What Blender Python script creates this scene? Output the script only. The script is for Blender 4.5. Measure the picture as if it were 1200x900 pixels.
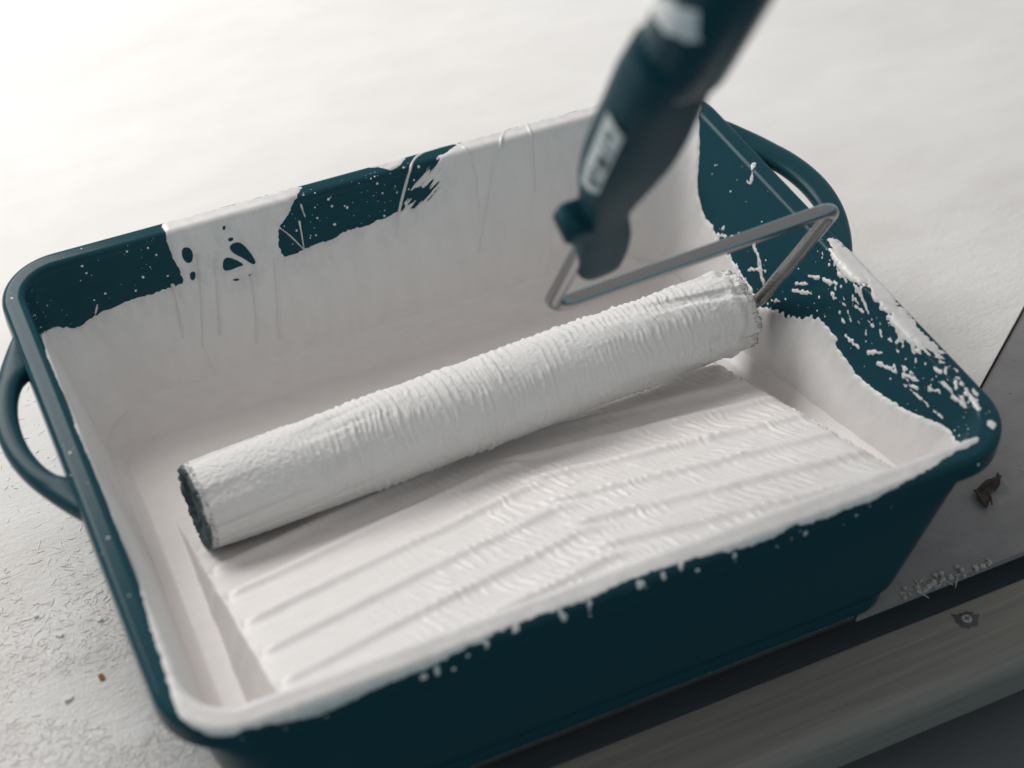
import bpy, math, random
import numpy as np
from mathutils import Vector

for o in list(bpy.data.objects):
    bpy.data.objects.remove(o, do_unlink=True)
scene = bpy.context.scene
COL = scene.collection
S = 0.01            # everything below is written in centimetres
ZT = 8.0            # tray rim height above the table (tray coordinates have the rim at z = 0)

# ------------------------------------------------------------------ camera
cam = bpy.data.cameras.new('camera')
cam_o = bpy.data.objects.new('camera', cam)
COL.objects.link(cam_o)
cam.sensor_width = 36.0
cam.lens = 2026.25 * 36.0 / 1200.0
cam.clip_start = 0.01
cam.clip_end = 100.0
cam_o.location = (-20.024 * S, -45.603 * S, (45.842 + ZT) * S)
cam_o.rotation_euler = Vector((0.30499, 0.65478, -0.69155)).to_track_quat('-Z', 'Y').to_euler()
cam.dof.use_dof = True
cam.dof.focus_distance = 0.735
cam.dof.aperture_fstop = 6.3
scene.camera = cam_o

# ------------------------------------------------------------------ light
world = bpy.data.worlds.new('World')
scene.world = world
world.use_nodes = True
wt = world.node_tree
bg = wt.nodes['Background']
tc = wt.nodes.new('ShaderNodeTexCoord')
sx = wt.nodes.new('ShaderNodeSeparateXYZ')
wr = wt.nodes.new('ShaderNodeValToRGB')           # ambient fill: warm from above, teal added low down to lift the shadows
mr_ = wt.nodes.new('ShaderNodeMapRange')
mr_.inputs[1].default_value = -1.0
wt.links.new(tc.outputs['Generated'], sx.inputs[0])
wt.links.new(sx.outputs['Z'], mr_.inputs[0])
wt.links.new(mr_.outputs[0], wr.inputs[0])
wt.links.new(wr.outputs[0], bg.inputs[0])
el = wr.color_ramp.elements
el[0].position = 0.45; el[0].color = (0.28, 0.58, 0.67, 1)
el[1].position = 0.92; el[1].color = (0.46, 0.415, 0.40, 1)
e3 = el.new(0.62); e3.color = (0.31, 0.44, 0.48, 1)
bg.inputs[1].default_value = 1.0

def area_light(name, loc, target, size, power, color):
    l = bpy.data.lights.new(name, 'AREA')
    l.shape = 'RECTANGLE'
    l.size, l.size_y = size
    l.energy = power
    l.color = color
    o = bpy.data.objects.new(name, l)
    COL.objects.link(o)
    o.location = loc
    o.rotation_euler = (Vector(target) - Vector(loc)).to_track_quat('-Z', 'Y').to_euler()
    return o
# the window at the far left of the room
area_light('window_light', (-0.40, 1.02, 0.84), (0.0, 0.0, 0.05), (0.8, 0.65), 17.3, (1.0, 0.97, 0.945))

vs = scene.view_settings
vs.view_transform = 'Standard'
vs.look = 'None'
vs.exposure = 0.0
vs.gamma = 1.0
vs.use_curve_mapping = False

# ------------------------------------------------------------------ numpy noise
def _hash(ix, iy, seed):
    h = (ix.astype(np.int64) * 374761393 + iy.astype(np.int64) * 668265263 + seed * 1274126177) & 0xFFFFFFFF
    h = ((h ^ (h >> 13)) * 1274126177) & 0xFFFFFFFF
    h = (h ^ (h >> 16)) & 0xFFFFFF
    return h / float(0xFFFFFF)

def vnoise(x, y, seed=0):
    x, y = np.broadcast_arrays(np.asarray(x, float), np.asarray(y, float))
    ix, iy = np.floor(x), np.floor(y)
    fx, fy = x - ix, y - iy
    fx = fx * fx * fx * (fx * (fx * 6 - 15) + 10)
    fy = fy * fy * fy * (fy * (fy * 6 - 15) + 10)
    a = _hash(ix, iy, seed); b = _hash(ix + 1, iy, seed)
    c = _hash(ix, iy + 1, seed); d = _hash(ix + 1, iy + 1, seed)
    return (a * (1 - fx) + b * fx) * (1 - fy) + (c * (1 - fx) + d * fx) * fy

def fbm(x, y, seed=0, octv=3):
    r = 0.0; a = 0.5; n = 0.0
    for k in range(octv):
        r = r + a * vnoise(x * 2 ** k, y * 2 ** k, seed + 17 * k); n += a; a *= 0.5
    return r / n

def ridged(x, y, seed=0):
    return 1.0 - np.abs(2.0 * vnoise(x, y, seed) - 1.0)

def sstep(a, b, x):
    t = np.clip((x - a) / (b - a), 0, 1)
    return t * t * (3 - 2 * t)

def smax(a, b, k):
    h = np.clip(0.5 + 0.5 * (a - b) / k, 0, 1)
    return b * (1 - h) + a * h + k * h * (1 - h)

# ------------------------------------------------------------------ mesh helpers
def to_mesh(name, verts, faces, attrs=None, smooth=True):
    """verts (n,3) in cm, tray frame (rim at z=0)."""
    v = np.array(verts, dtype=np.float64) * S
    me = bpy.data.meshes.new(name)
    if isinstance(faces, np.ndarray):
        f = faces.astype(np.int32)
        n, k = f.shape
        me.vertices.add(len(v)); me.vertices.foreach_set('co', v.astype(np.float32).ravel())
        me.loops.add(n * k); me.loops.foreach_set('vertex_index', f.ravel())
        me.polygons.add(n)
        me.polygons.foreach_set('loop_start', np.arange(0, n * k, k, dtype=np.int32))
        me.polygons.foreach_set('loop_total', np.full(n, k, dtype=np.int32))
        me.update(calc_edges=True)
    else:
        me.from_pydata([tuple(p) for p in v], [], faces)
    me.validate()
    if attrs:
        for nm, arr in attrs.items():
            a = me.attributes.new(nm, 'FLOAT', 'POINT')
            a.data.foreach_set('value', np.asarray(arr, dtype=np.float32).ravel())
    me.polygons.foreach_set('use_smooth', [smooth] * len(me.polygons))
    me.update()
    return me

def link(name, me, mat=None, parent=None, **props):
    o = bpy.data.objects.new(name, me)
    COL.objects.link(o)
    if me is not None and mat is not None:
        me.materials.append(mat)
    if parent is not None:
        o.parent = parent
    for k, v in props.items():
        o[k] = v
    return o

def grid_faces(nu, nv, wrap_u=False):
    iu = np.arange(nu if wrap_u else nu - 1)
    jv = np.arange(nv - 1)
    I, J = np.meshgrid(iu, jv, indexing='ij')
    I2 = (I + 1) % nu
    return np.stack([I * nv + J, I2 * nv + J, I2 * nv + J + 1, I * nv + J + 1], -1).reshape(-1, 4)

def sweep(path, rad, nseg=20, caps=True, ref=(0, 0, 1), power=2.0):
    """tube along path (n,3); rad (n,2) half sizes along side / up."""
    path = np.asarray(path, float); n = len(path)
    rad = np.asarray(rad, float)
    if rad.ndim == 0: rad = np.full((n, 2), float(rad))
    if rad.ndim == 1: rad = np.stack([rad, rad], 1)
    tan = np.gradient(path, axis=0); tan /= np.linalg.norm(tan, axis=1)[:, None]
    ref = np.asarray(ref, float)
    side = np.cross(tan, ref); side /= np.linalg.norm(side, axis=1)[:, None]
    up = np.cross(side, tan)
    th = np.linspace(0, 2 * np.pi, nseg, endpoint=False)
    c, s = np.cos(th), np.sin(th)
    c = np.sign(c) * np.abs(c) ** (2 / power); s = np.sign(s) * np.abs(s) ** (2 / power)
    V = path[:, None, :] + side[:, None, :] * (c[None, :, None] * rad[:, 0][:, None, None]) + up[:, None, :] * (s[None, :, None] * rad[:, 1][:, None, None])
    V = V.reshape(-1, 3)
    F = []
    for i in range(n - 1):
        for j in range(nseg):
            j2 = (j + 1) % nseg
            F.append((i * nseg + j, i * nseg + j2, (i + 1) * nseg + j2, (i + 1) * nseg + j))
    if caps:
        F.append(tuple(range(nseg))[::-1]); F.append(tuple(range((n - 1) * nseg, n * nseg)))
    return V, F

def box_poly(poly, z0, z1):
    n = len(poly)
    V = [(x, y, z0) for x, y in poly] + [(x, y, z1) for x, y in poly]
    F = [tuple(range(n))[::-1], tuple(range(n, 2 * n))]
    for i in range(n):
        j = (i + 1) % n
        F.append((i, j, n + j, n + i))
    return V, F

# ------------------------------------------------------------------ material helpers
class NT:
    def __init__(self, name):
        self.m = bpy.data.materials.new(name)
        self.m.use_nodes = True
        self.t = self.m.node_tree
        self.b = self.t.nodes['Principled BSDF']
    def n(self, typ, ins=None, **kw):
        nd = self.t.nodes.new(typ)
        for k, v in kw.items(): setattr(nd, k, v)
        for k, v in (ins or {}).items(): self.set(nd, k, v)
        return nd
    def set(self, nd, k, v):
        if isinstance(v, tuple) and len(v) == 2 and hasattr(v[0], 'outputs'):
            self.t.links.new(v[0].outputs[v[1]], nd.inputs[k])
        else:
            nd.inputs[k].default_value = v
    def coord(self, scale=(1, 1, 1), rot=(0, 0, 0)):
        tc = self.n('ShaderNodeTexCoord')
        mp = self.n('ShaderNodeMapping', {0: (tc, 'Object'), 'Scale': scale, 'Rotation': rot})
        return (mp, 0)
    def noise(self, scale, detail=3.0, rough=0.5, co=None, dist=0.0):
        ins = {'Scale': scale, 'Detail': detail, 'Roughness': rough, 'Distortion': dist}
        if co: ins['Vector'] = co
        return self.n('ShaderNodeTexNoise', ins)
    def ramp(self, fac, stops):
        r = self.n('ShaderNodeValToRGB', {0: fac})
        e = r.color_ramp.elements
        while len(e) < len(stops): e.new(0.5)
        for q, (p, c) in zip(e, stops):
            q.position = p; q.color = c if len(c) == 4 else (*c, 1)
        return (r, 0)
    def math(self, op, a, b=0.0, c=None, clamp=False):
        ins = {0: a, 1: b}
        if c is not None: ins[2] = c
        return (self.n('ShaderNodeMath', ins, operation=op, use_clamp=clamp), 0)
    def mix(self, fac, a, b):
        nd = self.n('ShaderNodeMix', data_type='RGBA')
        self.set(nd, 0, fac); self.set(nd, 6, a); self.set(nd, 7, b)
        return (nd, 2)
    def bump(self, h, strength, dist, normal=None):
        ins = {'Height': h, 'Strength': strength, 'Distance': dist}
        if normal: ins['Normal'] = normal
        return (self.n('ShaderNodeBump', ins), 0)
    def out(self, **kw):
        for k, v in kw.items(): self.set(self.b, k.replace('_', ' '), v)
        return self.m

DARK = (0.010, 0.047, 0.063, 1)
WHITE = (0.70, 0.675, 0.66, 1)

def mat_plastic(name, rough=0.17, dusty=0.05, spec=0.09):
    t = NT(name)
    n1 = t.noise(90, 4, 0.6); n2 = t.noise(700, 2)
    col = t.ramp((n1, 0), [(0.35, DARK), (0.75, (0.012, 0.052, 0.069, 1))])
    dust = t.ramp((t.noise(1500, 2, 0.6), 0), [(0.70, (0, 0, 0)), (0.78, (dusty, dusty, dusty))])
    col = t.mix(dust, col, (0.35, 0.37, 0.37, 1))
    rg = t.ramp((n1, 0), [(0.3, (rough, rough, rough)), (0.8, (rough + 0.10,) * 3)])
    return t.out(Base_Color=col, Roughness=rg, Specular_IOR_Level=spec, Normal=t.bump((n2, 0), 0.12, 0.0004))

def mat_painted(name):
    """dark plastic with a coat of white wall paint where the 'paint' field is positive."""
    t = NT(name)
    at = t.n('ShaderNodeAttribute', attribute_name='paint')
    fine = t.noise(1400, 2, 0.6)
    jit = t.math('MULTIPLY', t.math('SUBTRACT', (fine, 0), 0.5), 0.06)
    f = t.math('ADD', (at, 'Fac'), jit)
    mr = t.n('ShaderNodeMapRange', {0: f, 1: -0.008, 2: 0.010, 3: 0.0, 4: 1.0})
    n1 = t.noise(60, 3)
    dk = t.ramp((n1, 0), [(0.35, DARK), (0.75, (0.012, 0.052, 0.069, 1))])
    # paint body, a little thin and streaky down the walls
    st = t.noise(1.0, 4, 0.6, co=t.coord((150, 150, 14)))
    wt = t.ramp((st, 0), [(0.30, (0.66, 0.635, 0.62, 1)), (0.62, WHITE)])
    thin = t.n('ShaderNodeMapRange', {0: (at, 'Fac'), 1: 0.0, 2: 1.3, 3: 0.17, 4: 0.0})
    st2 = t.noise(1.0, 3, 0.6, co=t.coord((210, 210, 25)))
    thin = t.math('MULTIPLY', (thin, 0), t.ramp((st2, 0), [(0.35, (0, 0, 0)), (0.65, (1, 1, 1))]))
    wt = t.mix(thin, wt, (0.06, 0.11, 0.13, 1))
    col = t.mix((mr, 0), dk, wt)
    rg = t.n('ShaderNodeMapRange', {0: (mr, 0), 1: 0, 2: 1, 3: 0.19, 4: 0.34})
    h = t.math('ADD', t.math('MULTIPLY', (mr, 0), 0.5), t.math('MULTIPLY', (fine, 0), 0.012))
    spc = t.n('ShaderNodeMapRange', {0: (mr, 0), 1: 0, 2: 1, 3: 0.09, 4: 0.45})
    return t.out(Base_Color=col, Roughness=(rg, 0), Specular_IOR_Level=(spc, 0), Normal=t.bump(h, 0.35, 0.0006))

def mat_paint(name, grain=0.25):
    t = NT(name)
    n1 = t.noise(900, 3, 0.6); n2 = t.noise(35, 3)
    col = t.ramp((n2, 0), [(0.3, (0.68, 0.655, 0.64, 1)), (0.7, (0.72, 0.695, 0.68, 1))])
    return t.out(Base_Color=col, Roughness=0.38, Normal=t.bump((n1, 0), grain, 0.0003))

def mat_nap(name):
    """paint-soaked roller nap."""
    t = NT(name)
    at = t.n('ShaderNodeAttribute', attribute_name='dark')
    n1 = t.noise(1300, 4, 0.7); n2 = t.noise(260, 4, 0.6)
    f = t.math('ADD', (at, 'Fac'), t.math('MULTIPLY', t.math('SUBTRACT', (n2, 0), 0.5), 0.7))
    mr = t.n('ShaderNodeMapRange', {0: f, 1: 0.42, 2: 0.62, 3: 0.0, 4: 1.0})
    wt = t.ramp((n2, 0), [(0.3, (0.74, 0.73, 0.715, 1)), (0.65, (0.81, 0.80, 0.785, 1))])
    col = t.mix((mr, 0), wt, (0.05, 0.085, 0.10, 1))
    return t.out(Base_Color=col, Roughness=0.55, Normal=t.bump((n1, 0), 0.5, 0.0008))

def mat_metal(name):
    t = NT(name)
    at = t.n('ShaderNodeAttribute', attribute_name='splash')
    n1 = t.noise(420, 5, 0.75); n2 = t.noise(120, 3)
    f = t.math('ADD', (n1, 0), t.math('MULTIPLY', t.math('SUBTRACT', (at, 'Fac'), 0.35), 0.16))
    mr = t.n('ShaderNodeMapRange', {0: f, 1: 0.63, 2: 0.70, 3: 0.0, 4: 1.0})
    col = t.mix((mr, 0), (0.30, 0.30, 0.305, 1), (0.68, 0.66, 0.63, 1))
    met = t.n('ShaderNodeMapRange', {0: (mr, 0), 3: 1.0, 4: 0.0})
    rg = t.ramp((n2, 0), [(0.3, (0.13,) * 3), (0.8, (0.24,) * 3)])
    return t.out(Base_Color=col, Metallic=(met, 0), Roughness=rg, Normal=t.bump((mr, 0), 0.5, 0.0003))

def mat_board(name, c0, c1, fibre=0.8):
    t = NT(name)
    big = t.noise(9, 4, 0.55); mid = t.noise(60, 4, 0.6)
    col = t.ramp((mid, 0), [(0.25, c0), (0.75, c1)])
    mott = t.ramp((big, 0), [(0.3, (0.93, 0.92, 0.915, 1)), (0.7, (1, 1, 1, 1))])
    mm = t.n('ShaderNodeMix', data_type='RGBA', blend_type='MULTIPLY')
    t.set(mm, 0, 1.0); t.set(mm, 6, col); t.set(mm, 7, mott)
    f1 = t.noise(1.0, 4, 0.7, co=t.coord((150, 520, 200), (0, 0, 0.5)))
    f2 = t.noise(1.0, 4, 0.7, co=t.coord((480, 130, 200), (0, 0, 0.35)))
    f3 = t.noise(330, 5, 0.75)
    h = t.math('ADD', t.math('MULTIPLY', t.math('MAXIMUM', (f1, 0), (f2, 0)), 0.6), t.math('MULTIPLY', (f3, 0), 0.9))
    tc = t.n('ShaderNodeTexCoord')                       # scuffed near end; its darker patches also paint in the light's falloff
    sp_ = t.n('ShaderNodeSeparateXYZ', {0: (tc, 'Object')})
    wear_falloff = t.n('ShaderNodeMapRange', {0: t.math('ADD', (sp_, 'Y'), t.math('MULTIPLY', (big, 0), 0.10)), 1: 0.20, 2: 0.0, 3: 0.10, 4: 1.0})
    grit = t.noise(1100, 3, 0.7)
    h = t.math('ADD', h, t.math('MULTIPLY', (grit, 0), 0.5))
    patch = t.ramp((t.noise(26, 5, 0.65), 0), [(0.40, (0, 0, 0)), (0.66, (1, 1, 1))])
    dirt_falloff = t.math('MULTIPLY', t.math('MULTIPLY', (wear_falloff, 0), patch), 0.55)
    grime_falloff = t.mix(dirt_falloff, (mm, 2), (c0[0] * 0.66, c0[1] * 0.62, c0[2] * 0.58, 1))
    return t.out(Base_Color=grime_falloff, Roughness=0.75, Normal=t.bump(h, t.math('MULTIPLY', (wear_falloff, 0), fibre), 0.0016))

def mat_plain(name, color, rough=0.6, scale=300, amt=0.3, dist=0.0006, vary=0.12):
    t = NT(name)
    n1 = t.noise(scale, 4, 0.6); n2 = t.noise(scale * 0.15, 3)
    a = tuple(c * (1 - vary) for c in color[:3]) + (1,)
    b = tuple(min(1, c * (1 + vary)) for c in color[:3]) + (1,)
    col = t.ramp((n2, 0), [(0.3, a), (0.7, b)])
    return t.out(Base_Color=col, Roughness=rough, Normal=t.bump((n1, 0), amt, dist))

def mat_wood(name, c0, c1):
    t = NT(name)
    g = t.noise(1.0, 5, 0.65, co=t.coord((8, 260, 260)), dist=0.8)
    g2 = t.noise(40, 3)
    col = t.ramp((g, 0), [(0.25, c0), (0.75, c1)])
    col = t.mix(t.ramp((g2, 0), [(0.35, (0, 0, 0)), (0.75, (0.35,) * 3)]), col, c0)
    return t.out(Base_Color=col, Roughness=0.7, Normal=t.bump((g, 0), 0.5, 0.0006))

M = {
    'plastic': mat_plastic('dark_teal_plastic'),
    'painted': mat_painted('painted_tray_plastic'),
    'paint': mat_paint('wet_white_paint'),
    'nap': mat_nap('roller_nap'),
    'nap_end': mat_plain('bare_nap', (0.12, 0.18, 0.20), 0.8, 900, 0.8, 0.0015, 0.6),
    'fibre': mat_plain('nap_fibre', (0.40, 0.43, 0.44), 0.7, 200, 0.1, 0.0002, 0.5),
    'metal': mat_metal('zinc_wire'),
    'grip': mat_plastic('handle_plastic', 0.35, 0.0, 0.05),
    'board': mat_board('pale_fibreboard', (0.76, 0.745, 0.73, 1), (0.83, 0.82, 0.80, 1), 0.7),
    'grey_board': mat_board('grey_board', (0.20, 0.20, 0.205, 1), (0.25, 0.245, 0.25, 1), 0.25),
    'board_edge': mat_plain('shaded_raw_edge', (0.04, 0.042, 0.045), 0.9, 500, 0.5, 0.001, 0.3),  # raw cut edge, with its shade painted in as near-black
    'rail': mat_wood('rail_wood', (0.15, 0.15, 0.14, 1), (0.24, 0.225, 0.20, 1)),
    'floor': mat_plain('dull_floor', (0.10, 0.11, 0.12), 0.8),
    'flake': mat_plain('board_flake', (0.77, 0.755, 0.735), 0.8, 400, 0.3, 0.0004, 0.08),
    'chip_white': mat_plain('white_chip', (0.88, 0.87, 0.86), 0.6, 400, 0.2, 0.0003, 0.03),
    'crumb': mat_plain('crumb', (0.32, 0.32, 0.31), 0.8, 400, 0.3, 0.0004, 0.2),
    'orange': mat_plain('orange_chip', (0.45, 0.22, 0.08), 0.7),
    'brown': mat_plain('dry_brown', (0.11, 0.085, 0.08), 0.9, 500, 0.8, 0.002, 0.6),
    'dark_steel': mat_plain('screw_steel', (0.05, 0.06, 0.065), 0.5),
    'sticker': mat_plain('sticker_paper', (0.60, 0.60, 0.59), 0.6, 300, 0.1, 0.0002, 0.05),
    'ink': mat_plain('sticker_ink', (0.09, 0.10, 0.11), 0.6, 300, 0.1, 0.0002, 0.1),
}
M['metal'].node_tree.nodes['Principled BSDF'].inputs['Metallic']

ROOT_Z = ZT * S
def up(o):                       # put a top-level thing written in tray coordinates onto the table
    o.location.z += ROOT_Z
    return o

# ------------------------------------------------------------------ table and surroundings
def edge_x(y): return 23.36 + (y + 3.2) * 1.42
YN = -12.345
V, F = box_poly([(-90, YN), (edge_x(YN), YN), (edge_x(110), 110), (-90, 110)], -8.25, -8.0)
tb = up(link('table', to_mesh('table', V, F, smooth=False), M['board'], kind='structure'))
tb.data.materials.append(M['board_edge'])
for pg in tb.data.polygons:
    pg.material_index = 0 if pg.normal.z > 0.9 else 1
V, F = box_poly([(edge_x(YN) + 0.12, YN - 0.02), (120, YN - 0.02), (120, 85), (edge_x(85) + 0.12, 85)], -8.42, -8.12)
up(link('side_table', to_mesh('side_table', V, F, smooth=False), M['grey_board'], kind='structure'))
V, F = box_poly([(-88, -10.5), (90, -10.5), (90, 80), (-88, 80)], -13.95, -8.43)
up(link('table_base', to_mesh('table_base', V, F, smooth=False), M['floor'], kind='structure'))
V, F = box_poly([(-150, -120), (200, -120), (200, 160), (-150, 160)], -14.5, -14.0)
up(link('floor', to_mesh('floor', V, F, smooth=False), M['floor'], kind='structure'))

# wooden rail along the table's near edge, with a rounded near arris
def rail():
    prof = [(-12.98, -11.5), (-12.98, -9.05), (-13.1, -8.92), (-15.6, -8.9)]
    for k in range(1, 9):
        a = k / 8 * math.pi / 2
        prof.append((-15.6 - 0.85 * math.sin(a), -9.75 + 0.85 * math.cos(a)))
    prof += [(-16.45, -10.4), (-16.25, -10.5), (-16.25, -11.5)]
    xs = np.concatenate([np.arange(-60, 60, 0.5)])
    rng = np.random.default_rng(5)
    n = len(prof)
    V = np.zeros((len(xs), n, 3))
    for j, (y, z) in enumerate(prof):
        V[:, j, 0] = xs
        V[:, j, 1] = y + 0.05 * (fbm(xs * 0.25, j * 0.7, 3) - 0.5)
        V[:, j, 2] = z + (0.05 * (fbm(xs * 0.3, j * 0.9, 9) - 0.5) if z > -11 else 0)
    return to_mesh('wooden_rail', V.reshape(-1, 3), grid_faces(len(xs), n), smooth=False)
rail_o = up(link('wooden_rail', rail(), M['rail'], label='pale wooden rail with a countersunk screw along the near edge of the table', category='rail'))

# ------------------------------------------------------------------ paint tray
HX, HY, RO = 16.5, 13.0, 2.7
HYF = 13.2
def lip(e, z): return (HX - e, HX - e, HY - e, HYF - e, RO - e, z)
WTOP = np.array([15.50, 15.50, 12.00, 12.20, 1.70, -0.30])
WBOT = np.array([14.15, 13.10, 11.60, 9.35, 2.3, -6.2])
def wall_at(z):                      # half sizes of the inner wall at height z
    f = np.clip((-0.30 - np.asarray(z, float)) / 5.9, 0, 1.2)[..., None]
    return WTOP * (1 - f) + WBOT * f

def profile():
    P = [lip(0.40, -0.98), lip(0.06, -1.04), lip(0.0, -0.96), lip(0.0, -0.32)]
    for k in range(1, 7):
        a = k / 6 * math.pi / 2
        P.append(lip(0.30 - 0.30 * math.cos(a), -0.30 + 0.30 * math.sin(a)))
    for k in range(0, 7):
        a = k / 6 * math.pi / 2
        P.append(lip(0.70 + 0.30 * math.sin(a), -0.30 + 0.30 * math.cos(a)))
    for k in range(1, 13):
        P.append(tuple(wall_at(-0.30 - 5.9 * k / 12)))
    for k in range(1, 7):            # fillet into the well floor
        a = k / 6 * math.pi / 2
        e = 0.9 * (1 - math.cos(a))
        P.append((WBOT[0] - e, WBOT[1] - e, WBOT[2] - e, WBOT[3] - e, WBOT[4], -6.2 - 0.85 * math.sin(a)))
    P = np.array(P)
    d = np.sqrt(np.diff(P[:, 3]) ** 2 + np.diff(P[:, 5]) ** 2)
    t = np.concatenate([[0], np.cumsum(d)])
    t -= t[2]
    return P, t
PROF, PROF_T = profile()

def ring_points(P, step=0.06, ymid=4.0):
    """P (K,6) -> points (N,K,3) and arc length s (N) measured on the rim."""
    hl, hr, hn, hf, R, z = [P[:, i][None, :] for i in range(6)]
    def seg(p0, p1, n):
        f = np.linspace(0, 1, n, endpoint=False)[:, None]
        return (p0[0] * (1 - f) + p1[0] * f, p0[1] * (1 - f) + p1[1] * f)
    def cor(cx, cy, a0, n):
        a = np.radians(a0 + 90 * np.linspace(0, 1, n, endpoint=False))[:, None]
        return (cx + R * np.cos(a), cy + R * np.sin(a))
    o = 0 * hl
    nl = lambda L: max(3, int(round(L / step)))
    nc = nl(2.3 * math.pi / 2)
    X, Y = [], []
    for part in (seg((-hl, ymid + o), (-hl, -hn + R), nl(14)), cor(-hl + R, -hn + R, 180, nc),
                 seg((-hl + R, -hn), (hr - R, -hn), nl(27.6)), cor(hr - R, -hn + R, 270, nc),
                 seg((hr, -hn + R), (hr, hf - R), nl(20.6)), cor(hr - R, hf - R, 0, nc),
                 seg((hr - R, hf), (-hl + R, hf), nl(27.6)), cor(-hl + R, hf - R, 90, nc),
                 seg((-hl, hf - R), (-hl, ymid + o), nl(6))):
        X.append(part[0] + o); Y.append(part[1] + o)
    X = np.concatenate(X); Y = np.concatenate(Y)
    return np.stack([X, Y, np.broadcast_to(z, X.shape)], -1)

def tray_wall_grid(step=0.06):
    tt = np.arange(PROF_T[0], PROF_T[-1], step)
    P = np.stack([np.interp(tt, PROF_T, PROF[:, i]) for i in range(6)], 1)
    pts = ring_points(P, step)
    ref = ring_points(np.array([lip(0.60, 0)]), step)[:, 0, :]
    s = np.concatenate([[0], np.cumsum(np.linalg.norm(np.diff(ref, axis=0), axis=1))])
    return pts, s, tt
#TRACE-SPLIT

# where the paint lies on the tray, as outlines in wall coordinates:
# s = centimetres along the rim, t = centimetres over the lip and down the wall
P_BASE = [(1.23, 1.45),(3.47, 1.6),(5.57, 1.6),(7.0, 1.55),(8.73, 1.75),(10.32, 1.6),(11.7, 1.6),(12.31, 1.6),(13.28, 1.55),(14.1, 1.5),(14.76, 1.4),(15.45, 1.05),(15.9, 0.9),(16.41, 0.75),(16.82, 0.65),(17.23, 0.85),(17.6, 0.8),(18.15, 0.75),(18.95, 0.5),(19.75, 0.25),(20.7, 0.4),(21.7, 0.5),(22.45, 0.6),(23.25, 0.55),(23.85, 0.7),(24.5, 0.8),(24.7, 0.85),(25.55, 0.9),(26.65, 1.05),(27.7, 1.0),(28.8, 1.05),(29.85, 1.0),(31.2, 1.1),(32.45, 1.1),(33.85, 1.0),(35.15, 0.85),(36.5, 0.75),(37.1, 0.85),(38.85, 0.75),(40.05, 0.85),(41.25, 0.85),(42.3, 0.95),(43.4, 1.1),(44.6, 1.45),(45.38, 1.45),(46.07, 1.4),(46.16, 1.6),(45.7, 1.75),(47.44, 3.25),(48.31, 3.25),(48.75, 3.35),(49.91, 3.9),(51.07, 4.3),(52.13, 4.55),(53.29, 4.75),(54.2, 4.8),(55.01, 4.65),(55.92, 4.65),(55.72, 4.3),(56.42, 4.35),(57.18, 4.3),(57.79, 4.5),(58.24, 4.9),(58.8, 5.2),(59.81, 5.6),(60.71, 5.85),(61.32, 6.25),(61.93, 6.2),(62.23, 6.0),(62.99, 5.9),(64.15, 5.75),(64.85, 5.6),(66.02, 5.55),(66.42, 5.45),(66.72, 5.25),(67.43, 5.35),(67.93, 5.1),(68.49, 4.75),(68.69, 3.9),(68.84, 2.8),(69.25, 1.7),(70.4, 1.0)]
P_FAR = [(89.1, 0.95),(89.85, 1.85),(90.3, 2.35),(90.8, 2.75),(91.05, 3.35),(91.05, 4.1),(90.65, 4.1),(90.25, 4.1),(89.45, 3.9),(88.5, 3.9),(87.75, 3.7),(86.9, 3.75),(86.05, 3.65),(85.15, 3.5),(84.3, 3.35),(83.75, 3.25),(83.15, 2.7),(84.4, 2.65),(83.65, 2.1),(82.75, 1.6),(81.95, 1.1),(81.35, 1.0),(80.45, 0.95),(79.5, 0.95)]
P_LEFT = [(95.6, 0.95),(95.55, 1.8),(95.65, 2.55),(95.65, 3.4),(95.65, 4.0),(96.05, 4.0),(97.15, 4.05),(98.2, 4.05),(99.15, 4.15),(100.05, 4.3),(100.93, 4.6),(101.39, 4.2),(102.07, 3.8),(102.9, 3.5),(105.99, 1.8),(108.97, 1.8)]
P_HOLES = [[(95.15, 2.5),(94.85, 2.5),(94.75, 2.8),(94.95, 3.2),(95.2, 3.2),(95.3, 2.9)], [(95.25, 3.6),(95.0, 3.6),(95.1, 3.9),(95.3, 4.0),(95.35, 3.85)], [(93.15, 2.05),(93.0, 2.05),(93.1, 2.25),(93.2, 2.2)], [(93.1, 2.6),(92.85, 2.65),(92.95, 2.8),(93.15, 2.75)], [(93.2, 2.95),(92.8, 2.85),(92.55, 3.05),(92.35, 3.55),(92.25, 4.0),(92.45, 4.05),(92.75, 3.65),(93.15, 3.3)], [(93.65, 3.45),(93.35, 3.4),(92.75, 3.95),(93.15, 3.95),(93.45, 4.0),(93.85, 3.95)], [(93.55, 4.4),(93.25, 4.45),(93.3, 4.55),(93.55, 4.5)], [(92.8, 4.4),(92.55, 4.4),(92.65, 4.5),(92.8, 4.5)]]
P_ADD = [[(58.64, 1.4),(58.64, 0.95),(57.89, 0.9),(56.47, 0.9),(54.45, 1.0),(52.49, 1.15),(50.87, 1.35),(50.62, 1.4),(51.07, 1.5),(51.58, 1.55),(52.03, 1.95),(52.74, 2.0),(53.55, 1.85),(54.2, 1.75),(55.21, 1.5),(56.22, 1.5),(56.57, 1.8),(56.88, 2.1),(57.74, 1.8)], [(86.2, 0.95),(85.65, 0.95),(84.75, 0.95),(84.35, 0.95),(84.55, 1.3),(85.25, 1.7),(85.45, 1.3)]]
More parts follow.
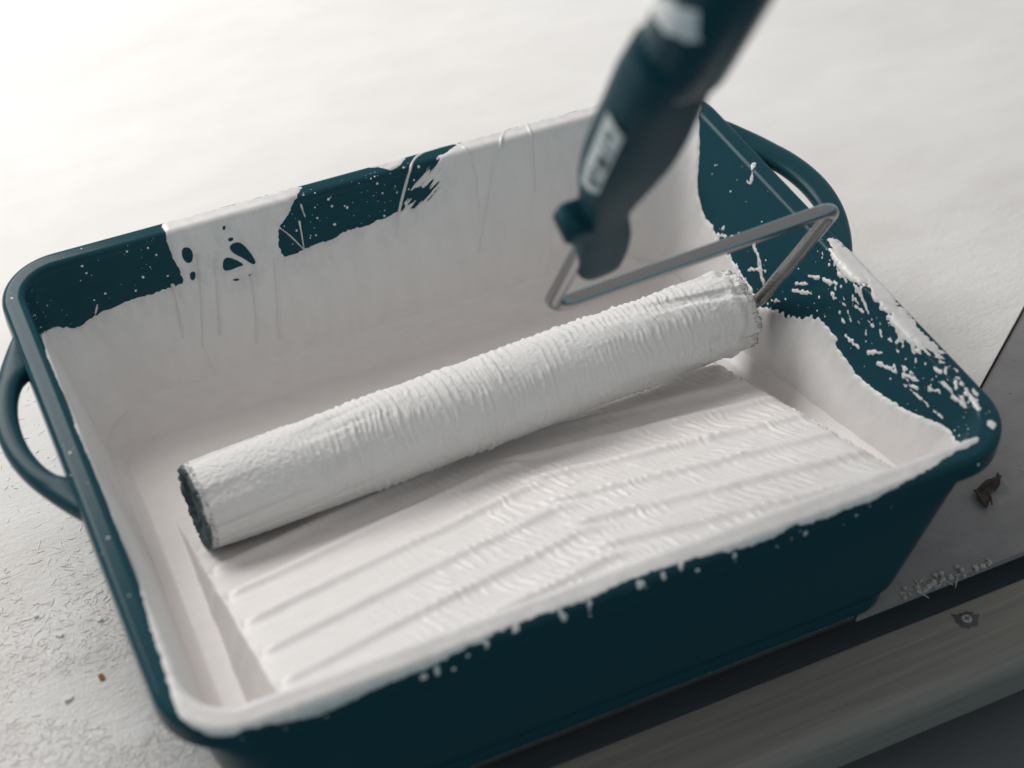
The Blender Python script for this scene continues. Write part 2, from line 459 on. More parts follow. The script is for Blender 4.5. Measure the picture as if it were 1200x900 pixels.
P_STROKES = [((55.51, 3.95),(54.5, 3.85), 0.054),((53.9, 3.65),(53.19, 3.15), 0.071),((53.14, 3.65),(52.18, 3.35), 0.071),((52.08, 2.95),(51.73, 2.85), 0.054),((51.83, 3.15),(50.87, 2.8), 0.054),((51.43, 3.4),(48.9, 3.15), 0.036),((51.32, 3.35),(50.67, 3.0), 0.054),((50.11, 2.15),(49.41, 2.0), 0.054),((49.3, 2.15),(48.41, 2.05), 0.054),((48.85, 1.6),(47.81, 1.65), 0.089),((47.08, 1.3),(46.89, 1.2), 0.107),((59.55, 4.05),(58.8, 3.6), 0.054),((58.95, 3.3),(58.19, 2.95), 0.071),((57.99, 2.9),(57.18, 2.55), 0.062),((59.55, 4.4),(58.34, 3.75), 0.054),((60.82, 5.6),(60.21, 5.25), 0.036),((57.23, 3.05),(56.83, 3.05), 0.071),((56.12, 1.95),(55.11, 2.25), 0.071),((55.41, 2.15),(54.86, 2.4), 0.071),((62.68, 4.5),(61.98, 5.15), 0.089),((61.98, 5.15),(61.67, 5.35), 0.089),((63.19, 4.3),(62.63, 4.55), 0.08),((63.09, 5.4),(61.62, 4.65), 0.036),((64.85, 1.5),(64.35, 1.95), 0.054),((64.35, 1.95),(64.45, 2.35), 0.054),((64.45, 2.35),(64.7, 2.35), 0.036),((66.52, 5.6),(64.8, 4.85), 0.045),((65.76, 4.85),(65.91, 5.05), 0.054),((51.68, 4.55),(51.48, 4.55), 0.036),((56.17, 3.5),(55.82, 3.55), 0.045),((50.62, 1.9),(50.21, 1.8), 0.054),((49.81, 1.5),(49.56, 1.45), 0.054),((54.61, 2.45),(54.35, 2.55), 0.036),((54.0, 2.5),(53.65, 2.7), 0.036),((56.12, 2.35),(55.82, 2.7), 0.027),((50.42, 2.8),(50.16, 2.8), 0.036),((51.48, 2.8),(51.27, 2.75), 0.036)]
P_DRIPS = [((28.4, 1.05),(28.55, 0.4), 0.067),((29.5, 0.95),(29.45, 0.5), 0.042),((31.45, 0.85),(31.45, 0.65), 0.117),((32.35, 0.9),(32.35, 0.7), 0.067),((33.1, 0.95),(33.0, 0.75), 0.067),((35.15, 0.8),(35.2, 0.15), 0.042),((26.75, 0.95),(26.65, 0.8), 0.083),((38.1, 0.4),(38.1, 0.25), 0.067),((23.8, 0.5),(23.85, 0.1), 0.067),((23.35, 0.4),(23.35, 0.1), 0.083),((25.65, 0.8),(25.65, 0.5), 0.05)]
P_THREADS = [[(85.45, 4.5),(85.2, 3.6),(84.8, 2.6),(84.4, 1.7),(83.75, 1.05),(82.75, 0.95),(81.85, 0.95),(81.65, 1.7),(81.4, 2.65),(81.2, 4.0),(81.1, 5.0)], [(79.4, 0.95),(80.3, 2.1),(80.6, 3.4),(80.8, 4.7),(81.1, 6.35)], [(78.35, 0.95),(78.6, 2.0),(78.3, 3.4),(78.2, 4.35)], [(90.8, 2.75),(90.4, 3.25),(90.0, 3.95)], [(89.6, 2.05),(89.55, 2.6)], [(89.85, 2.75),(89.9, 3.5),(90.0, 4.4)], [(99.9, 4.2),(99.6, 3.85)], [(96.2, 3.95),(96.4, 5.0),(96.85, 6.25)], [(94.6, 3.0),(95.2, 4.85),(96.15, 6.85)], [(94.0, 3.4),(94.5, 5.05),(95.1, 6.55)], [(92.65, 4.55),(92.95, 5.9),(93.55, 7.4)], [(91.4, 4.1),(91.75, 5.6),(92.35, 7.5)]]

def chaikin(P, n=2, closed=True):          # round off the traced corners
    P = np.array(P, float)
    for _ in range(n):
        Q = np.roll(P, -1, 0) if closed else P[1:]
        A = P if closed else P[:-1]
        P2 = np.stack([0.75 * A + 0.25 * Q, 0.25 * A + 0.75 * Q], 1).reshape(-1, 2)
        P = P2 if closed else np.concatenate([P[:1], P2, P[-1:]])
    return [tuple(q) for q in P]

P_WHITE = ([(-2, 2.0), (0, 1.95)] + [(a, b + 0.3 * max(0.0, min(1.0, (11 - a) / 2))) for a, b in P_BASE] + [(72, 0.85), (73.5, 0.78), (75, 1.0), (77, 0.98), (78.5, 1.03)] + P_FAR[::-1]
           + [(90, 0.92), (91.2, 1.03), (92.4, 1.02), (93.6, 0.86), (95.0, 0.92)] + P_LEFT
           + [(109.5, 2.1), (112, 1.95)])
P_WHITE = chaikin(P_WHITE, 1, closed=False) + [(112, 12), (-2, 12)]
P_HOLES = [chaikin(h, 3) for h in P_HOLES]
P_ADD = [chaikin(h, 2) for h in P_ADD]
P_THREADS = [chaikin(h, 2, closed=False) for h in P_THREADS]
_g = np.random.default_rng(33)
P_DABS = []                                # small dry dabs dragged along the right-hand rim
for _k in range(120):
    _s, _t = _g.uniform(48.2, 59.0), 1.25 + 2.2 * _g.random() ** 1.8
    _a, _l = _g.normal(0.25, 0.35), 0.05 + 0.55 * _g.random() ** 2.5
    P_DABS.append(((_s, _t), (_s - _l * math.cos(_a), _t + _l * math.sin(_a)), _g.uniform(0.012, 0.05)))

def seg_dist(X, Y, a, b):
    ax, ay = a; bx, by = b
    dx, dy = bx - ax, by - ay
    L = dx * dx + dy * dy + 1e-12
    f = np.clip(((X - ax) * dx + (Y - ay) * dy) / L, 0, 1)
    return np.hypot(X - ax - f * dx, Y - ay - f * dy)

def poly_sdf(X, Y, poly):                 # positive inside
    d = np.full(X.shape, 1e9); ins = np.zeros(X.shape, bool)
    n = len(poly)
    for i in range(n):
        a, b = poly[i], poly[(i + 1) % n]
        d = np.minimum(d, seg_dist(X, Y, a, b))
        if a[1] != b[1]:
            c = ((a[1] > Y) != (b[1] > Y)) & (X < (b[0] - a[0]) * (Y - a[1]) / (b[1] - a[1]) + a[0])
            ins ^= c
    return np.where(ins, d, -d)

def local(X, Y, pts, m, fn, out, comb):
    """apply fn only near the outline's bounding box"""
    xs = [q[0] for q in pts]; ys = [q[1] for q in pts]
    sel = (X > min(xs) - m) & (X < max(xs) + m) & (Y > min(ys) - m) & (Y < max(ys) + m)
    if sel.any(): out[sel] = comb(out[sel], fn(X[sel], Y[sel]))

def stroke(X, Y, a, b, w):                # a dab that tapers to both ends
    dx, dy = b[0] - a[0], b[1] - a[1]
    f = np.clip(((X - a[0]) * dx + (Y - a[1]) * dy) / (dx * dx + dy * dy + 1e-9), 0, 1)
    return w * (0.35 + 1.0 * np.sqrt(np.clip(1 - (1.7 * (f - 0.4)) ** 2, 0, 1))) - seg_dist(X, Y, a, b)

def paint_field(sv, tv):
    Sg, Tg = np.meshgrid(sv, tv, indexing='ij')
    # ragged edges: soft for poured paint, combed where a brush has dragged it
    wob = 0.10 * (fbm(Sg * 2.2, Tg * 2.2, 4) - 0.5) + 0.07 * (vnoise(Sg * 7, Tg * 7, 8) - 0.5)
    right = sstep(46, 48, Sg) * (1 - sstep(66, 68, Sg))
    comb = ((vnoise(Sg * 7, Tg * 1.6, 21) - 0.5) * 0.20 + (fbm(Sg * 5, Tg * 5, 23) - 0.5) * 0.16) * (0.25 + 0.75 * sstep(56.0, 57.5, Sg))
    f = poly_sdf(Sg, Tg, P_WHITE) + wob + right * comb
    lipedge = (1 - sstep(1.0, 1.15, Tg)) * sstep(70.5, 72, Sg) * (1 - sstep(95, 96, Sg))
    f = f + lipedge * 0.5 * (fbm(Sg * 1.6, Tg * 5, 31) - 0.52)
    near = sstep(16, 18, Sg) * (1 - sstep(45, 46, Sg)) * (1 - sstep(1.2, 1.4, Tg))
    f = f + near * (0.34 * (fbm(Sg * 0.55, Tg * 0.8, 37) - 0.5) + 0.10 * (fbm(Sg * 6, Tg * 2.5, 39) - 0.5))
    dry = sstep(82.2, 83.0, Sg) * (1 - sstep(84.6, 85.4, Sg)) * sstep(1.3, 1.7, Tg) * (1 - sstep(3.3, 3.9, Tg))
    f = f + dry * (0.75 * (vnoise(Sg * 1.3 + Tg * 0.9, Tg * 8 - Sg * 6, 41) - 0.5) + 0.3 * (vnoise(Sg * 3, Tg * 15 - Sg * 11, 43) - 0.5))
    for h in P_HOLES:
        local(Sg, Tg, h, 0.5, lambda x, y: -poly_sdf(x, y, h), f, np.minimum)
    rough = 1.1 * (fbm(Sg * 1.8, Tg * 3.0, 51, 4) - 0.47) + 0.22 * (vnoise(Sg * 7, Tg * 9, 53) - 0.5)
    for k, h in enumerate(P_ADD):
        r_ = (rough + 0.10) * (0.75 if k == 0 else 0.25)
        sel = (Sg > min(q[0] for q in h) - 0.6) & (Sg < max(q[0] for q in h) + 0.6) & (Tg > 0.2) & (Tg < 2.6)
        f[sel] = np.maximum(f[sel], np.minimum(poly_sdf(Sg[sel], Tg[sel], h) + r_[sel], 0.3))
    jag = 0.13 * (vnoise(Sg * 6, Tg * 6, 61) - 0.5) + 0.06 * (vnoise(Sg * 14, Tg * 14, 63) - 0.5)
    for a, b, w in P_STROKES + P_DABS + P_DRIPS:
        sel = (Sg > min(a[0], b[0]) - 0.3) & (Sg < max(a[0], b[0]) + 0.3) & (Tg > min(a[1], b[1]) - 0.3) & (Tg < max(a[1], b[1]) + 0.3)
        f[sel] = np.maximum(f[sel], stroke(Sg[sel], Tg[sel], a, b, w) + jag[sel])
    thr = np.full(f.shape, -1.0)
    for k, th in enumerate(P_THREADS):
        for q_, (a, b) in enumerate(zip(th[:-1], th[1:])):
            w = (0.088 if k < 3 else 0.047 if k < 7 else 0.12) * (0.55 + 0.6 * vnoise(np.array(q_ * 0.6), np.array(k * 5.3), 66)) * (1.0 - 0.5 * q_ / len(th))
            sel = (Sg > min(a[0], b[0]) - 0.3) & (Sg < max(a[0], b[0]) + 0.3) & (Tg > min(a[1], b[1]) - 0.3) & (Tg < max(a[1], b[1]) + 0.3)
            thr[sel] = np.maximum(thr[sel], w - seg_dist(Sg[sel], Tg[sel], a, b))
    f = np.maximum(f, thr)
    return f, thr, Sg, Tg

def tube_faces(nl, nt):
    I, J = np.meshgrid(np.arange(nl - 1), np.arange(nt), indexing='ij')
    J2 = (J + 1) % nt
    return np.stack([I * nt + J, I * nt + J2, (I + 1) * nt + J2, (I + 1) * nt + J], -1).reshape(-1, 4)

tray = link('paint_tray', None, label='dark teal plastic paint tray coated inside with wet white paint, loop handles at both ends', category='paint tray')
tray.location = (0, 0, 0)

def child(name, me, mat, parent, **props):       # meshes keep tray coordinates; lift them to the table
    o = link(name, me, mat, parent, **props)
    o.location = (0, 0, ROOT_Z)
    return o

def build_wall():
    pts, sv, tv = tray_wall_grid(0.048)
    f, thr, Sg, Tg = paint_field(sv, tv)
    du = np.roll(pts, -1, 0) - np.roll(pts, 1, 0); dv = np.gradient(pts, axis=1)
    nn = np.cross(du, dv); nn /= np.linalg.norm(nn, axis=2)[..., None] + 1e-12
    k0 = np.argmin(abs(tv - 1.3))
    if nn[100, k0, 2] < 0: nn = -nn
    film = 0.03 * sstep(-0.02, 0.06, f) + 0.045 * sstep(0.0, 0.22, f)
    runs = np.maximum(0, ridged(Sg * 0.9 + 0.3 * vnoise(Sg * 0.7, Tg * 0.4, 71), Tg * 0.12, 73) - 0.62) * 0.10
    film = film + sstep(0.05, 0.5, f) * sstep(1.8, 3.0, Tg) * runs * sstep(70, 74, Sg) * (1 - sstep(97, 100, Sg)) * 0.5
    film = film + 0.085 * sstep(-0.02, 0.07, thr)
    film = film + 0.03 * sstep(0, 0.1, f) * (fbm(Sg * 1.1, Tg * 1.1, 77) - 0.5)
    film = film * (0.45 + 0.55 * sstep(1.2, 1.9, Tg))
    pts = pts + nn * film[..., None]
    N, K, _ = pts.shape
    me = to_mesh('wall', pts.reshape(-1, 3), grid_faces(N, K, wrap_u=True), {'paint': f.reshape(-1)})
    child('wall', me, M['painted'], tray)
    return pts, nn, f, sv, tv
WALL = build_wall()

def build_shell():
    P = np.array([lip(0.95, -0.45), lip(0.93, -1.2),
                  (15.65, 15.65, 12.38, 12.2, 2.1, -1.3), (14.40, 13.28, 12.40, 9.75, 2.1, -6.9),
                  (14.3, 13.15, 12.38, 9.65, 2.0, -7.12), (13.9, 12.6, 12.35, 9.4, 1.8, -7.2),
                  (13.75, 12.4, 12.36, 9.3, 1.7, -7.95), (13.7, 12.35, 12.34, 9.25, 1.7, -8.0),
                  (6, 6, 6, 4, 0.8, -8.0), (0.5, 0.5, 0.5, 0.5, 0.1, -7.98)])
    dense = []
    for a, b in zip(P[:-1], P[1:]):
        for k in range(4): dense.append(a + (b - a) * k / 4)
    dense.append(P[-1])
    pts = ring_points(np.array(dense), 0.3)
    N, K, _ = pts.shape
    me = to_mesh('outer_shell', pts.reshape(-1, 3), grid_faces(N, K, wrap_u=True))
    child('outer_shell', me, M['plastic'], tray)
build_shell()

# ribbed ramp, side channels and well floor: one moulded sheet under thick paint
def ramp_height(x, y):
    zp = -0.80 - 0.4133 * (y + 12.0)                     # ramp plane
    zc = np.where(y > 2.8, -6.95, -6.95 + 0.232 * (2.8 - y))
    zc = -6.95 + 0.20 * 0.5 * ((2.8 - y) + np.sqrt((2.8 - y) ** 2 + 0.3))
    zc = np.maximum(zc, -6.95)
    dout = np.maximum(-12.55 - x, x - 11.75)             # distance outside the ramp's sides
    dout = dout + 0.10 * (fbm(y * 0.9, x * 0.05, 81) - 0.5)
    side = zp - np.maximum(dout, 0) / 0.24
    side = np.where(dout > 0, side, zp - 0.10 * np.exp(dout / 0.25))
    z = smax(zc, side, 0.22)
    inside = sstep(0.05, -0.25, dout)
    # chevron ribs, left and right sets
    rib = np.zeros_like(x)
    for k in range(-3, 5):
        for sgn, ya, x0, x1 in ((-1, -3.90, -11.75, 0.1), (1, -3.35, 0.7, 11.25)):
            yk = ya - 2.17 * k - 0.205 * np.abs(x) if sgn < 0 else ya - 2.05 * k - 0.19 * np.abs(x)
            yk = yk + 0.10 * (vnoise(x * 0.5, k * 3.1 + sgn, 83) - 0.5)
            end = np.maximum(np.maximum(x0 - x, x - x1), 0)
            d = np.hypot((y - yk), 0.38 * end)
            rib = np.maximum(rib, np.exp(-(d / 0.34) ** 2))
    strength = 0.21 + 0.06 * (fbm(x * 0.2, y * 0.3, 85) - 0.5)
    z = z + inside * rib * strength * sstep(-11.9, -11.0, y)
    # strings and ripples pulled by the roller, running across the ribs
    warp = fbm(x * 0.55, y * 0.75, 87) - 0.5
    warp2 = fbm(x * 1.3, y * 1.1, 88) - 0.5
    amt = sstep(-8.5, -1.5, x + 2.0 * (fbm(x * 0.3, y * 0.5, 91) - 0.5) - 0.55 * (y + 6)) * inside
    amt = np.maximum(amt, inside * sstep(-3.2, -1.6, y + 0.12 * x) * 0.7) * (1 - sstep(0.8, 2.2, y))
    def strings(freq, k, seed):
        ph = 2 * np.pi * (freq * x + 0.30 * freq * y + k * warp + 0.55 * warp2)
        return (0.5 + 0.5 * np.sin(ph)) ** 2.2 * sstep(0.30, 0.62, vnoise(x * freq * 0.5 + 0.2 * y, y * 0.95, seed))
    patch = 0.45 + 0.55 * sstep(0.35, 0.6, fbm(x * 0.55, y * 0.9, 97))
    z = z + amt * patch * (0.058 * strings(2.3, 1.3, 93) + 0.036 * strings(3.5, 1.9, 95))
    z = z + inside * 0.05 * (fbm(x * 0.5, y * 0.7, 99) - 0.5)
    return z

def build_ramp():
    na, nb = 500, 370
    a = np.linspace(-1, 1, na); b = np.linspace(-1, 1, nb)
    A, B = np.meshgrid(a, b, indexing='ij')
    z = np.full(A.shape, -4.0)
    for it in range(7):
        w = wall_at(z)
        hl, hr, hn, hf, R = [w[..., i] + 0.16 for i in range(5)]
        x = np.where(A < 0, A * hl, A * hr)
        y = np.where(B < 0, B * hn, B * hf)
        # keep inside the rounded corners
        hx = np.where(A < 0, hl, hr); hy = np.where(B < 0, hn, hf)
        cx, cy = hx - R, hy - R
        ex, ey = np.abs(x) - cx, np.abs(y) - cy
        out = (ex > 0) & (ey > 0) & (np.hypot(ex, ey) > R)
        k = np.where(out, R / np.maximum(np.hypot(ex, ey), 1e-6), 1.0)
        x = np.where(out, np.sign(x) * (cx + ex * k), x)
        y = np.where(out, np.sign(y) * (cy + ey * k), y)
        z = ramp_height(x, y)
        dl = np.minimum(x + hl, hr - x) - 0.16
        df = hf - y - 0.16
        fil = np.maximum(1.15 * np.clip(1 - np.maximum(df, -0.05) / 1.15, 0, 1) ** 2, 0.7 * np.clip(1 - np.maximum(dl, -0.05) / 0.55, 0, 1) ** 2)
        z = z + fil * np.clip((-z - 1.2) / 3, 0, 1)
    me = to_mesh('ramp', np.stack([x, y, z], -1).reshape(-1, 3), grid_faces(na, nb))
    child('ramp', me, M['paint'], tray, label='ribbed ramp under thick rippled white paint')
build_ramp()

# loop handles
def build_handle(sgn):
    n = 110
    u = np.linspace(0, 1, n)
    y0, y1, yc, hl_, wid = (-1.7, 9.3, 3.7, 3.15, 0.0) if sgn < 0 else (-1.2, 10.3, 4.3, 2.9, 0.10)
    y = y0 + (y1 - y0) * u
    xo = 16.25 + (2.08 if sgn < 0 else 2.3) * np.sin(np.pi * u) ** 0.85
    k = np.clip(1 - ((y - yc) / hl_) ** 2, 0, 1)
    xi = np.where(k > 0, 16.3 + (1.12 - wid) * k ** 0.6, 16.15)
    xi = np.convolve(np.pad(xi, 2, 'edge'), np.ones(5) / 5, 'valid')
    xi = np.minimum(xi, xo - 0.12)
    th = np.linspace(0, 2 * np.pi, 20, endpoint=False)
    c, s_ = np.cos(th), np.sin(th)
    c = np.sign(c) * np.abs(c) ** 0.75; s_ = np.sign(s_) * np.abs(s_) ** 0.75
    V = np.zeros((n, 20, 3))
    V[:, :, 0] = sgn * ((xo + xi)[:, None] / 2 + (xo - xi)[:, None] / 2 * c[None])
    V[:, :, 1] = y[:, None]
    V[:, :, 2] = -0.60 - 0.1 * np.sin(np.pi * u)[:, None] + 0.38 * s_[None]
    F = tube_faces(n, 20)
    if sgn < 0: F = F[:, ::-1]
    child('handle', to_mesh('handle', V.reshape(-1, 3), F), M['plastic'], tray)
build_handle(-1)
build_handle(1)

# flecks of paint thrown on to the bare plastic (too many and too small to count)
def build_flecks():
    pts, nn, f, sv, tv = WALL
    rng = np.random.default_rng(12)
    V, F = [], []
    ang = np.linspace(0, 2 * np.pi, 8, endpoint=False)
    def fleck(i, j, r, e=1.0, rot=0.0):
        p, n = pts[i, j], nn[i, j]
        t1 = np.cross(n, [0.3, 0.2, 1.0]); t1 /= np.linalg.norm(t1); t2 = np.cross(n, t1)
        b = len(V)
        for rr, h in ((1.0, -0.004), (0.75, 0.35)):
            for q in ang:
                c, s_ = math.cos(q) * e, math.sin(q)
                c, s_ = c * math.cos(rot) - s_ * math.sin(rot), c * math.sin(rot) + s_ * math.cos(rot)
                V.append(p + (t1 * c + t2 * s_) * r * rr + n * r * h)
        V.append(p + n * r * 0.55)
        for k in range(8):
            k2 = (k + 1) % 8
            F.append((b + k, b + k2, b + 8 + k2, b + 8 + k)); F.append((b + 8 + k, b + 8 + k2, b + 16))
    def scatter(s0, s1, t0, t1, count, rmin, rmax):
        c = tries = 0
        while c < count and tries < count * 30:
            tries += 1
            s_, t_ = rng.uniform(s0, s1), rng.uniform(t0, t1)
            i = int(np.searchsorted(sv, s_)) % len(sv); j = min(int(np.searchsorted(tv, t_)), len(tv) - 1)
            if f[i, j] > -0.12: continue
            fleck(i, j, rmin + (rmax - rmin) * rng.random() ** 3, rng.uniform(0.8, 1.3), rng.uniform(0, 3)); c += 1
    scatter(95.6, 104, 1.2, 4.2, 46, 0.014, 0.062)
    scatter(84, 91, 1.4, 4.0, 70, 0.014, 0.06)
    scatter(55, 69, 1.8, 6.0, 26, 0.018, 0.06)
    scatter(47, 60, 1.2, 4.5, 40, 0.018, 0.07)
    scatter(16, 46, -0.1, 0.7, 16, 0.03, 0.10)
    scatter(2, 12, 0.9, 1.4, 8, 0.02, 0.06)
    me = to_mesh('paint_flecks', np.array(V), F)
    child('paint_flecks', me, M['paint'], tray, kind='stuff')
build_flecks()

# ------------------------------------------------------------------ paint roller
RA = np.array([-12.12, 0.35, -3.88]); RB = np.array([12.584, 1.258, -3.485])
AX = (RB - RA) / np.linalg.norm(RB - RA)
RL = float(np.linalg.norm(RB - RA)); RR = 1.85
E1 = np.array([0, 0, 1.0]) - AX * AX[2]; E1 /= np.linalg.norm(E1)
E2 = np.cross(E1, AX)
if E2[1] < 0: E2 = -E2
LEAN = math.radians(-27.5)
U = math.cos(LEAN) * E1 + math.sin(LEAN) * E2          # direction of the frame and the handle
roller = link('paint_roller', None, label='paint roller with white paint-soaked sleeve, bent wire frame and dark handle', category='paint roller')

def build_sleeve():
    nl, nt = 800, 360
    l = np.linspace(0, 1, nl) ** 1.0 * RL
    th = np.linspace(0, 2 * np.pi, nt, endpoint=False)
    L, T = np.meshgrid(l, th, indexing='ij')
    W = T * RR
    def per(fn):                                       # seamless round the sleeve: blend at the hidden seam
        b = sstep(2 * np.pi - 0.5, 2 * np.pi, T)
        return fn(W) * (1 - b) + fn(W - 2 * np.pi * RR) * b
    warp = per(lambda w: fbm(L * 0.45, w * 0.7, 201) - 0.5)
    warp2 = per(lambda w: fbm(L * 1.2, w * 1.2, 202) - 0.5)
    def strs(freq, k, seed):
        ph = 2 * np.pi * (freq * L + k * warp + 0.6 * warp2)
        return (0.5 + 0.5 * np.sin(ph)) ** 2.4 * per(lambda w: sstep(0.28, 0.62, vnoise(L * freq * 0.5, w * 0.8, seed)))
    strings, fine = strs(2.5, 1.3, 203), strs(3.9, 1.8, 205)
    mid = sstep(2.0, 6.5, L) * (1 - sstep(20.5, 24.2, L))
    patch = per(lambda w: 0.4 + 0.6 * sstep(0.32, 0.6, fbm(L * 0.35, w * 0.8, 207)))
    d = mid * patch * (0.072 * strings + 0.050 * fine)
    # long furrows at both ends
    wv = 1.1 * (per(lambda w: fbm(L * 0.22, w * 0.45, 209)) - 0.5)
    furR = 0.5 + 0.5 * np.sin(7 * T - 2 * np.pi * 0.16 * L + 6.0 * wv)
    d = d - sstep(15.5, 22.5, L) * 0.12 * sstep(0.45, 1.0, furR) * (0.35 + 0.65 * sstep(0.35, 0.6, per(lambda w: fbm(L * 0.15 + 4, w * 0.6, 219))))
    furL = per(lambda w: ridged(L * 0.11, w * 1.15 + L * 0.05, 211))
    d = d - (1 - sstep(3.0, 9.5, L)) * 0.10 * sstep(0.6, 0.98, furL)
    nap = per(lambda w: fbm(L * 8, w * 8, 213, 3) - 0.5)
    d = d + (0.035 + 0.03 * (1 - mid)) * nap
    d = d + 0.06 * (per(lambda w: fbm(L * 0.35, w * 0.5, 215)) - 0.5)
    # folded ring of paint at the right end
    ringw = per(lambda w: fbm(w * 0.8, w * 0.0 + 3, 225) - 0.5)
    fold = np.exp(-((L - (23.8 + 1.1 * ringw)) / 0.24) ** 2) * (0.3 + 0.7 * sstep(0.3, 0.6, per(lambda w: vnoise(w * 0.9, w * 0, 226))))
    gap = np.exp(-((L - (24.2 + 0.9 * ringw)) / 0.14) ** 2) * sstep(0.35, 0.6, per(lambda w: vnoise(w * 0.9, w * 0, 227)))
    d = d + 0.11 * fold - 0.12 * gap
    base = RR * (1 - 0.06 * np.exp(-L / 1.1) - 0.05 * np.exp(-(RL - L) / 0.8) - 0.012 * np.abs(L / RL - 0.5) * 2)
    r = base + d
    endj = 0.10 * (per(lambda w: vnoise(w * 3.2, L * 0.0, 217)) - 0.5) + 0.06 * (per(lambda w: vnoise(w * 8, L * 0.0, 218)) - 0.5)
    Lx = L + np.where(L < 0.6, endj * (1 - L / 0.6), 0) + np.where(L > RL - 0.6, endj * (1 - (RL - L) / 0.6), 0)
    P = RA + Lx[..., None] * AX + r[..., None] * (np.cos(T)[..., None] * -E1 + np.sin(T)[..., None] * E2)
    dark = per(lambda w: fbm(L * 0.8, w * 2.6, 221)) * 1.0
    dk = sstep(17, 24, L) * 0.62 * sstep(0.45, 0.75, dark) * sstep(0.55, 0.9, furR) 
    under = np.clip(np.cos(T), 0, 1)                    # dark patches towards the right end, partly along the furrows
    dk = dk * 0.45 + sstep(18, 25, L) * 0.24 * sstep(0.46, 0.66, dark) 
    dk = dk + 0.7 * (1 - sstep(0.0, 0.16, L))
    me = to_mesh('sleeve', P.reshape(-1, 3), tube_faces(nl, nt), {'dark': dk.reshape(-1)})
    sl = child('sleeve', me, M['nap'], roller)
    # the two ends: frayed ring of bare nap round a dark core plug
    for k, (c, sg, i) in enumerate(((RA, -1, 0), (RB, 1, nl - 1))):
        rim = P[i]
        rows = [rim]
        cen = c
        rng = np.random.default_rng(40 + k)
        for q, dep in ((0.95, 0.07), (0.86, 0.08), (0.76, 0.05), (0.70, 0.0), (0.68, -0.12), (0.02, -0.12)):
            row = cen + (rim - cen) * q + AX * sg * dep
            if 0.7 < q: row = row + AX * sg * (0.12 * (vnoise(th * RR * 4, q * 9.0, 230 + k) - 0.5) + 0.02 * rng.normal(size=nt))[:, None]
            rows.append(row)
        V = np.concatenate(rows)
        idx = np.arange(nt)
        F = []
        for a in range(len(rows) - 1):
            F.append(np.stack([a * nt + idx, a * nt + (idx + 1) % nt, (a + 1) * nt + (idx + 1) % nt, (a + 1) * nt + idx], 1))
        F = np.concatenate(F)
        if sg > 0: F = F[:, ::-1]
        child('sleeve_end', to_mesh('sleeve_end', V, F), M['nap_end'] if sg < 0 else M['fibre'], sl)
        sl.children[-1].location = (0, 0, 0)
    # loose fibres of nap standing out round the ends
    g = np.random.default_rng(60)
    V, F = [], []
    for k in range(900):
        left = g.random() < 0.6
        i = int(g.integers(0, 10)) if left else nl - 1 - int(g.integers(0, 10))
        j = int(g.integers(0, nt))
        p0 = P[i, j]; rad_ = P[i, j] - (RA + AX * (i / (nl - 1) * RL)); rad_ /= np.linalg.norm(rad_)
        dr = rad_ * g.uniform(-0.3, 0.8) + AX * (-1 if left else 1) * g.uniform(0.3, 1.0) + g.normal(0, 0.25, 3)
        dr /= np.linalg.norm(dr); sd = np.cross(dr, rad_); sd /= np.linalg.norm(sd) + 1e-9; s2 = np.cross(dr, sd)
        w = g.uniform(0.012, 0.03); ln = g.uniform(0.05, 0.16); b = len(V)
        for q in range(3):
            V.append(p0 - dr * 0.03 + w * (math.cos(q * 2.094) * sd + math.sin(q * 2.094) * s2))
        V.append(p0 + dr * ln)
        F += [(b, b + 1, b + 3), (b + 1, b + 2, b + 3), (b + 2, b, b + 3)]
    link('nap_fibres', to_mesh('nap_fibres', np.array(V), F), M['fibre'], sl, kind='stuff')
    return P

build_sleeve()

B0 = RB + AX * 1.10
K1 = B0 + U * 9.17
K2 = K1 - AX * 12.66
def fillet_path(pts, rs, n=12):
    out = [pts[0]]
    for a, b, c, r in zip(pts[:-2], pts[1:-1], pts[2:], rs):
        d1 = (a - b) / np.linalg.norm(a - b); d2 = (c - b) / np.linalg.norm(c - b)
        ang = math.acos(np.clip(d1 @ d2, -1, 1)); tl = r / math.tan(ang / 2)
        p1, p2 = b + d1 * tl, b + d2 * tl
        bis = (d1 + d2) / np.linalg.norm(d1 + d2); cen = b + bis * r / math.sin(ang / 2)
        for k in range(n + 1):
            f = k / n
            q = p1 * (1 - f) + p2 * f - cen
            q = q / np.linalg.norm(q) * r + cen
            out.append(q)
    out.append(pts[-1])
    # resample the straights
    res = [out[0]]
    for a, b in zip(out[:-1], out[1:]):
        L = np.linalg.norm(b - a); m = max(1, int(L / 0.4))
        for k in range(1, m + 1): res.append(a + (b - a) * k / m)
    return np.array(res)
path = fillet_path([RB - AX * 2, B0, K1, K2, K2 + U * 5.5], (0.45, 0.85, 1.0))
V, F = sweep(path, 0.29, 20, ref=np.cross(AX, U))
dist_k1 = np.repeat((path - RB) @ U, 20)
arm = np.repeat(((path - B0) @ AX > -1.2), 20)
splash = np.where(arm, np.clip(1.0 - 0.03 * np.abs(dist_k1), 0, 1), 0.0)
child('wire_frame', to_mesh('wire_frame', V, F, {'splash': splash}), M['metal'], roller)

# nut of plastic where the wire leaves the sleeve
V, F = sweep(np.array([RB - AX * 0.6, RB + AX * 0.15, RB + AX * 0.2]), np.array([0.95, 0.95, 0.7]), 24, ref=U)
child('end_cap', to_mesh('end_cap', V, F), M['grip'], roller)

